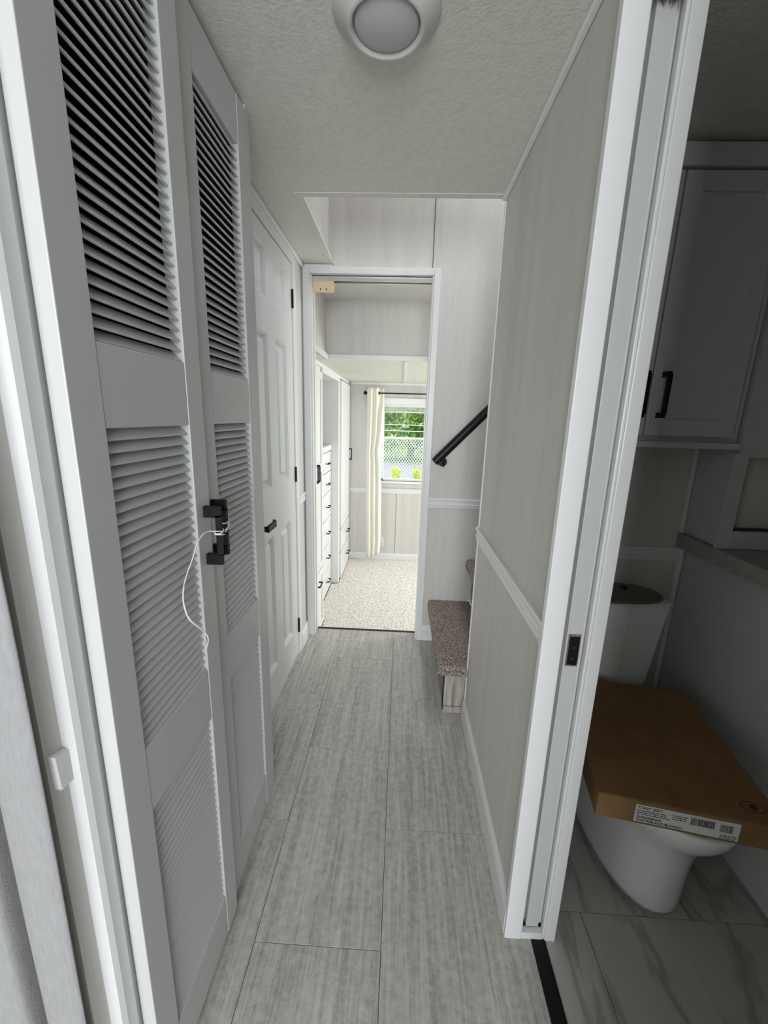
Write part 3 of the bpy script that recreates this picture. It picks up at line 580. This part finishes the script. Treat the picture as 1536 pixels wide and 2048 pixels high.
for x in (0.012,): struct(box('trim_22', x - 0.012, x + 0.012, 3.0, YF, ZL - 0.006, ZL, M['trim'], bevel=0.002), 'white batten across the lower bedroom ceiling', 'batten')
struct(box('trim_23', -0.60, 2.6, YF - 0.016, YF, ZL - 0.026, ZL, M['trim'], bevel=0.004), 'white cove strip above the bedroom window wall', 'trim')
WX0, WX1, WZ0, WZ1 = -0.245, 0.78, 0.60, 1.50
struct(MB().box(-1.3, WX0, YF, YF + 0.1, ZB - 0.1, ZC).box(WX1, 2.6, YF, YF + 0.1, ZB - 0.1, ZC).box(WX0, WX1, YF, YF + 0.1, ZB - 0.1, WZ0).box(WX0, WX1, YF, YF + 0.1, WZ1, ZC).build('wall_bedroom_far', M['wall']), 'pale bedroom wall around the window', 'wall')
struct(MB().box(2.6, 2.7, 2.42, YF + 0.1, ZB - 0.1, ZC).build('wall_bedroom_right', M['wall']), 'bedroom wall out of view on the right', 'wall')
struct(MB().box(0.139, 2.6, 2.4201, 2.424, ZB - 0.1, ZC).build('wall_bedroom_near', M['wall']), 'bedroom side of the doorway wall', 'wall')
struct(MB().box(-1.35, -1.3, 2.42, YF + 0.1, ZB - 0.1, ZC).build('wall_bedroom_left', M['wall']), 'bedroom wall behind the wardrobes', 'wall')
struct(along_x('trim_24', RAIL, YF, -1, -0.60, 2.6, 0.452, M['trim'], None, 0.95), 'white chair rail below the bedroom window', 'chair rail')
struct(along_x('baseboard_far', BASEP, YF, -1, -0.60, 2.6, ZB, M['trim'], None, 0.85), 'white baseboard under the bedroom window wall', 'baseboard')
struct(box('trim_25', -0.034, -0.030, YF - 0.002, YF, ZB + 0.08, 0.452, M['grey_panel'], bevel=0), 'thin vertical panel seam below the window', 'panel seam')
# window
wn = empty('window_1', (0.27, YF + 0.03, 1.0), 'white vinyl bedroom window looking onto fence and tree', 'window', kind='structure')
MB().box(WX0 - 0.05, WX0 + 0.005, YF - 0.014, YF, WZ0 - 0.03, WZ1 + 0.06).box(WX1 - 0.005, WX1 + 0.05, YF - 0.014, YF, WZ0 - 0.03, WZ1 + 0.06).box(WX0, WX1, YF - 0.014, YF, WZ1 - 0.005, WZ1 + 0.06).build('casing', M['trim'], wn, 0.003)
box('sill', WX0 - 0.05, WX1 + 0.05, YF - 0.030, YF + 0.04, WZ0 - 0.022, WZ0, M['vinyl'], wn, 0.004)
box('apron', WX0 - 0.04, WX1 + 0.04, YF - 0.012, YF, WZ0 - 0.075, WZ0 - 0.022, M['wall'], wn, 0.002)
MB().box(WX0, WX0 + 0.04, YF + 0.03, YF + 0.075, WZ0, WZ1).box(WX1 - 0.04, WX1, YF + 0.03, YF + 0.075, WZ0, WZ1).box(WX0, WX1, YF + 0.03, YF + 0.075, WZ0, WZ0 + 0.03).box(WX0, WX1, YF + 0.03, YF + 0.075, WZ1 - 0.04, WZ1).box(0.26, 0.285, YF + 0.035, YF + 0.07, WZ0, WZ1).build('frame', M['vinyl'], wn, 0.002)
box('pane', WX0 + 0.03, WX1 - 0.03, YF + 0.050, YF + 0.054, WZ0 + 0.02, WZ1 - 0.03, M['glass'], wn, 0)
bl = empty('window_blind', (0.27, YF + 0.01, 1.45), 'raised white mini blind bunched at the top of the window', 'blind')
box('headrail', WX0 + 0.004, WX1 - 0.004, YF - 0.004, YF + 0.024, 1.462, 1.495, M['blind'], bl, 0.002)
for k in range(7): box('slat', WX0 + 0.006, WX1 - 0.006, YF - 0.003, YF + 0.022, 1.418 + 0.0055 * k, 1.4205 + 0.0055 * k, M['blind'], bl, 0)
box('bottom_rail', WX0 + 0.006, WX1 - 0.006, YF - 0.003, YF + 0.022, 1.400, 1.414, M['blind'], bl, 0.002)
MB().tube([(0.035, YF - 0.006, 1.47), (0.033, YF - 0.008, 1.285)], 0.002, 6).build('wand', M['blind'], bl)
MB().tube([(0.09, YF - 0.006, 1.47), (0.091, YF - 0.008, 1.37)], 0.0012, 6).tube([(0.11, YF - 0.006, 1.47), (0.109, YF - 0.008, 1.37)], 0.0012, 6).build('cord', M['blind'], bl)
# curtain rod and curtain
YC = 4.805
rd = empty('curtain_rod', (0.2, YC, 1.608), 'black curtain rod with ball finial above the window', 'curtain rod')
MB().tube([(-0.41, YC, 1.608), (0.3, YC, 1.610)], 0.0075, 10).tube([(0.28, YC, 1.610), (1.0, YC, 1.613)], 0.0095, 10).build('rod', M['black'], rd)
def sph(c, r, n=14, m_=8): return MB().rings([[(c[0] + r * math.sin(math.pi * (i + 0.5) / m_) * math.cos(2 * math.pi * k / n), c[1] + r * math.sin(math.pi * (i + 0.5) / m_) * math.sin(2 * math.pi * k / n), c[2] + r * math.cos(math.pi * (i + 0.5) / m_)) for k in range(n)] for i in range(m_)])
MB().tube([(-0.279, YC, 1.606), (-0.264, YC, 1.606)], 0.022, 18).build('ring', M['black'], rd)
sph((-0.425, YC, 1.608), 0.021).build('finial', M['black'], rd, smooth=True)
MB().tube([(-0.30, YC + 0.004, 1.606), (-0.30, YF, 1.606)], 0.006, 8).build('bracket', M['black'], rd)
cvw = MB(); NX, NZ = 150, 50; vs = []
keyR = [(1.668, -0.209), (1.45, -0.203), (1.2, -0.212), (0.95, -0.245), (0.80, -0.225), (0.59, -0.216), (0.187, -0.21), (-0.10, -0.204), (-0.33, -0.22)]
keyL = [(1.668, -0.398), (0.48, -0.395), (-0.33, -0.38)]
def lerp(keys, z):
    for (z0, a0), (z1, a1) in zip(keys, keys[1:]):
        if z <= z0 and z >= z1: return a0 + (a1 - a0) * (z0 - z) / (z0 - z1)
    return keys[-1][1] if z < keys[-1][0] else keys[0][1]
for k in range(NZ + 1):
    for i in range(NX + 1):
        u = i / NX; z = 1.668 + (-0.345 + 0.075 * u * u - 1.668) * k / NZ
        xl, xr = lerp(keyL, z), lerp(keyR, z)
        amp = 0.013 * (0.6 if z > 1.55 else 1.0)
        q_ = min(1, max(0, (u - 0.60) / 0.12)) * min(1, max(0, (z - 1.40) / 0.12))
        y = YC - 0.045 + 0.085 * q_ + amp * (1 - 0.6 * q_) * math.sin(u * math.pi * 2 * 3.1 + 0.6 + 0.25 * math.sin(z * 3)) + 0.002 * math.sin(u * 37 + z * 2)
        if u > 0.62: y -= 0.02 * (u - 0.62) * (1 + math.sin(z * 9)) * 0.6
        vs.append((xl + (xr - xl) * u, y, z))
fs = [(k * (NX + 1) + i, k * (NX + 1) + i + 1, (k + 1) * (NX + 1) + i + 1, (k + 1) * (NX + 1) + i) for k in range(NZ) for i in range(NX)]
o = cvw.add(vs, fs).build('curtain', M['curtain_white'], None, smooth=True); q = o.modifiers.new('s', 'SOLIDIFY'); q.thickness = 0.0015
meta(o, 'long cream white curtain panel bunched at the left of the window', 'curtain')
ou = empty('wall_outlet', (-0.187, YF - 0.003, -0.16), 'small white wall outlet low on the wall behind the curtain edge', 'outlet')
box('cover_plate', -0.205, -0.172, YF - 0.006, YF, -0.218, -0.106, M['outlet'], ou, 0.001)
box('socket', -0.197, -0.180, YF - 0.0075, YF - 0.006, -0.15, -0.12, M['white'], ou, 0); box('socket', -0.197, -0.180, YF - 0.0075, YF - 0.006, -0.205, -0.175, M['white'], ou, 0)

# built-in wardrobes
WX = -0.615
w1 = empty('wardrobe', (-0.9, 2.93, ZB), 'tall white wardrobe nearest the doorway, with one drawer below', 'wardrobe')
MB().box(-1.28, WX - 0.019, 2.60, 3.25, ZB, 1.70).build('body', M['white'], w1, 0.001)
for y0, y1, hy in ((2.62, 2.925, 2.90), (2.93, 3.238, 2.965)):
    dr = MB()
    fr = 0.048
    dr.box(WX - 0.019, WX, y0, y0 + fr, 0.135, 1.66).box(WX - 0.019, WX, y1 - fr, y1, 0.135, 1.66).box(WX - 0.019, WX, y0 + fr, y1 - fr, 0.135, 0.135 + fr).box(WX - 0.019, WX, y0 + fr, y1 - fr, 1.66 - fr, 1.66).box(WX - 0.019, WX, y0 + fr, y1 - fr, 0.92, 0.985)
    do = dr.build('door', M['white'], w1, 0.0015)
    box('panel', WX - 0.018, WX - 0.009, y0 + fr - 0.002, y1 - fr + 0.002, 0.15, 1.64, M['white'], do, 0)
    pull(do, ((WX, hy, 0.872), (WX, hy, 0.988)), (0.03, 0, 0), 0.0055)
for y0, y1 in ((2.62, 3.238),):
    dr = shaker(w1, 'drawer', 'x', WX, y0, y1, -0.386, 0.118, 0.048, sgn=1, m=M['white']); pull(dr, ((WX, 2.95, 0.045), (WX, 3.05, 0.045)), (0.028, 0, 0), 0.005)
ch = empty('drawer_chest', (-0.95, 3.7, ZB), 'white six-drawer chest set back between the two wardrobes', 'chest of drawers')
MB().box(-1.28, -0.71, 3.252, 4.058, ZB, 1.02).build('body', M['white'], ch, 0.001)
box('top', -1.28, -0.685, 3.252, 4.058, 1.02, 1.07, M['white'], ch, 0.003)
for z0, z1, zp in ((0.825, 1.005, 0.90), (0.630, 0.815, 0.705), (0.375, 0.62, 0.485), (0.115, 0.365, 0.225), (-0.14, 0.105, -0.025), (-0.385, -0.15, -0.275)):
    dr = shaker(ch, 'drawer', 'x', -0.69, 3.62, 4.054, z0, z1, 0.035, sgn=1, m=M['white']); pull(dr, ((-0.69, 3.80, zp + 0.005), (-0.69, 3.89, zp + 0.005)), (0.026, 0, 0), 0.0045)
w3 = empty('wardrobe', (-0.9, 4.46, ZB), 'tall white wardrobe farther from the doorway, beside the window wall', 'wardrobe')
MB().box(-1.28, -0.640, 4.14, 4.865, ZB, 1.70).build('body', M['white'], w3, 0.001)
box('end_panel', -1.28, WX, 4.062, 4.138, ZB, 1.70, M['white'], w3, 0.001)
dr = shaker(w3, 'door', 'x', -0.603, 4.175, 4.855, 0.18, 1.685, 0.07, sgn=1, m=M['white']); pull(dr, ((-0.603, 4.80, 0.855), (-0.603, 4.80, 0.975)), (0.03, 0, 0), 0.0055)
MB().box(-0.622, -0.612, 4.50, 4.56, 0.25, 1.61).build('centre_stile', M['white'], w3)
for z0, z1, zp in ((-0.075, 0.165, 0.035), (-0.375, -0.09, -0.235)):
    dr = shaker(w3, 'drawer', 'x', -0.603, 4.175, 4.855, z0, z1, 0.05, sgn=1, m=M['white']); pull(dr, ((-0.603, 4.60, zp), (-0.603, 4.71, zp)), (0.028, 0, 0), 0.005)
struct(MB().box(-1.28, WX, 2.60, YF, 1.70, ZL).build('trim_26', M['white'], None, 0.003), 'white filler board above the wardrobes', 'trim')
struct(MB().box(-1.30, -1.285, 3.25, 4.06, 1.07, 1.70).box(-1.28, WX, 3.252, 4.06, 1.665, 1.70).build('trim_27', M['white']), 'white back and header of the open niche above the drawers', 'trim')

# ---------------------------------------------------------------- outside the bedroom window
struct(MB().box(-30, 30, 5.5, 11, -1.35, -1.25).build('ground', M['lawn']), 'green lawn outside the bedroom window', 'lawn')
struct(MB().box(-30, 30, 11.0, 24, -1.35, -1.26).build('road', M['road']), 'pale paved road beyond the fence', 'road')
struct(MB().box(-40, 40, 24.0, 90, -1.35, -1.24).build('ground', M['lawn']), 'far lawn beyond the road', 'lawn')
fe = empty('chain_link_fence', (0, 8.5, -1.25), 'galvanised chain-link fence across the yard outside the window', 'fence')
FZ0, FZ1, FX0, FX1 = -1.25, 0.93, -2.2, 3.2
mb = MB(); stp_ = 0.056; r = 0.0048; k = FX0 - (FZ1 - FZ0)
def strip(x0, z0, x1, z1, y):
    dx, dz = x1 - x0, z1 - z0; l = math.hypot(dx, dz); px, pz = -dz / l * r, dx / l * r
    mb.rings([[(x0 + px, y, z0 + pz), (x0, y + r, z0), (x0 - px, y, z0 - pz), (x0, y - r, z0)], [(x1 + px, y, z1 + pz), (x1, y + r, z1), (x1 - px, y, z1 - pz), (x1, y - r, z1)]])
hgt = (FZ1 - FZ0); run = hgt * 0.75
k = FX0 - run
while k < FX1:
    for sgn, yy in ((1, 8.497), (-1, 8.503)):
        a0, a1 = (k, k + run) if sgn > 0 else (k + run, k)
        strip(a0, FZ0, a1, FZ1, yy)
    k += stp_
meta(mb.build('wire_mesh', M['wire'], fe), kind='stuff')
MB().tube([(FX0, 8.5, 0.935), (FX1, 8.5, 0.935)], 0.02, 10).build('top_rail', M['wire'], fe)
for x in (-2.0, 0.9, 3.0): MB().tube([(x, 8.5, FZ0), (x, 8.5, 0.97)], 0.028, 10).build('post', M['wire'], fe)
for zz, cc in ((1.20, 0), (1.08, 0)): MB().tube([(FX0, 8.46, zz), (FX1, 8.46, zz)], 0.006, 6).build('top_wire', M['wire'], fe)
def foliage(center, rad, n, size, seed, blobs):
    random.seed(seed); mb = MB(); bl_ = [(Vector(center) + Vector((random.uniform(-1, 1) * rad[0], random.uniform(-1, 1) * rad[1], random.uniform(-1, 1) * rad[2])), random.uniform(0.3, 0.5) * min(rad)) for _ in range(blobs)]
    for i in range(n):
        c, r_ = random.choice(bl_); v = Vector((random.gauss(0, 1), random.gauss(0, 1), random.gauss(0, 1))).normalized() * r_ * random.uniform(0.6, 1.05)
        p = c + v; a_ = Vector((random.gauss(0, 1), random.gauss(0, 1), random.gauss(0, 1))).normalized(); b_ = a_.cross(v.normalized() + Vector((0.1, 0.2, 0.3))).normalized(); s0 = size * random.uniform(0.6, 1.3)
        mb.add([p - a_ * s0, p + b_ * s0 * 0.45, p + a_ * s0, p - b_ * s0 * 0.45], [(0, 1, 2, 3)])
    return mb
def tree(x, y, z0, h, rad, seed, label, n=14000):
    t = empty('tree', (x, y, z0), label, 'tree'); random.seed(seed)
    tk = MB(); tk.tube([(x, y, z0), (x + 0.1, y, z0 + h * 0.3), (x - 0.05, y, z0 + h * 0.7)], [0.22, 0.16, 0.07], 8)
    tk.build('trunk', M['bark'], t)
    br = MB()
    for i in range(14):
        a_ = random.uniform(0, 6.28); zz = z0 + h * random.uniform(0.25, 0.6); l = rad[0] * random.uniform(0.5, 0.95)
        br.tube([(x, y, zz), (x + l * 0.5 * math.cos(a_), y + l * 0.4 * math.sin(a_), zz + 0.3), (x + l * math.cos(a_), y + l * math.sin(a_), zz + 0.9)], [0.07, 0.05, 0.02], 6)
    o = br.build('branches', M['bark'], t); o['kind'] = 'stuff'
    o = foliage((x, y, z0 + h * 0.52), (rad[0], rad[1], rad[2]), n, 0.12, seed + 1, 110).build('crown', M['leaf'], t); o['kind'] = 'stuff'
tree(-5.5, 36, -1.25, 8.0, (3.6, 2.2, 3.0), 11, 'tall leafy tree behind the fence, off to the left')
tree(0.6, 26, -1.25, 6.6, (2.8, 1.8, 2.3), 12, 'bright green leafy tree in the middle of the window view')
tree(7.5, 36, -1.25, 8.0, (3.6, 2.2, 3.0), 13, 'leafy tree off to the right behind the fence')
tree(0.9, 42, -1.25, 8.0, (4.2, 2.2, 3.2), 14, 'distant leafy tree far behind the fence')
def shrub(x, y, z0, h, w_, seed, label):
    t = empty('shrub', (x, y, z0), label, 'shrub'); random.seed(seed); sm_ = MB(); lf = MB()
    for i in range(9):
        a_ = random.uniform(0, 6.28); tx = x + w_ * math.cos(a_) * random.uniform(0.1, 0.7); ty = y + w_ * 0.6 * math.sin(a_); hz = z0 + h * random.uniform(0.88, 1.04) * (1 - 0.25 * abs(tx - x) / w_)
        sm_.tube([(x, y, z0), ((x + tx) / 2, (y + ty) / 2, (z0 + hz) / 2), (tx, ty, hz)], [0.012, 0.008, 0.003], 5)
        for k in range(110):
            u = random.uniform(0.55, 1.0); p = Vector((x + (tx - x) * u, y + (ty - y) * u, z0 + (hz - z0) * u)) + Vector((random.gauss(0, 0.035), random.gauss(0, 0.03), random.gauss(0, 0.03)))
            a2 = Vector((random.gauss(0, 1), random.gauss(0, 1), random.gauss(0, 1) + 1)).normalized(); b2 = a2.cross(Vector((random.gauss(0, 1), random.gauss(0, 1), 0.3))).normalized(); s0 = 0.032
            lf.add([p, p + a2 * s0 + b2 * s0 * 0.4, p + a2 * s0 * 2, p + a2 * s0 - b2 * s0 * 0.4], [(0, 1, 2, 3)])
    sm_.build('stems', M['bark'], t); o = lf.build('leaves', M['shrub'], t); o['kind'] = 'stuff'
shrub(-0.11, 8.0, -1.25, 1.68, 0.24, 21, 'larger yellow-green shrub in front of the chain-link fence')
shrub(0.33, 8.05, -1.25, 1.60, 0.13, 22, 'smaller yellow-green shrub right of the larger one before the fence')
shrub(-0.50, 8.0, -1.25, 1.50, 0.12, 23, 'yellow-green shrub by the left edge of the window glass')

# ---------------------------------------------------------------- living room behind the camera
struct(MB().box(-2.3, -2.2, -3.4, 0.47, 0, ZC).build('wall_living_left', M['wall']), 'living room side wall behind the camera', 'wall')
struct(MB().box(0.457, 2.0, -0.62, -0.601, 0, ZC).box(2.0, 2.1, -3.4, -0.6, 0, ZC).build('wall_living_right', M['wall']), 'living room wall beside the bathroom', 'wall')
struct(MB().box(-2.3, 2.1, -3.5, -3.4, 0, ZC).build('wall_back', M['wall']), 'living room end wall behind the camera', 'wall')
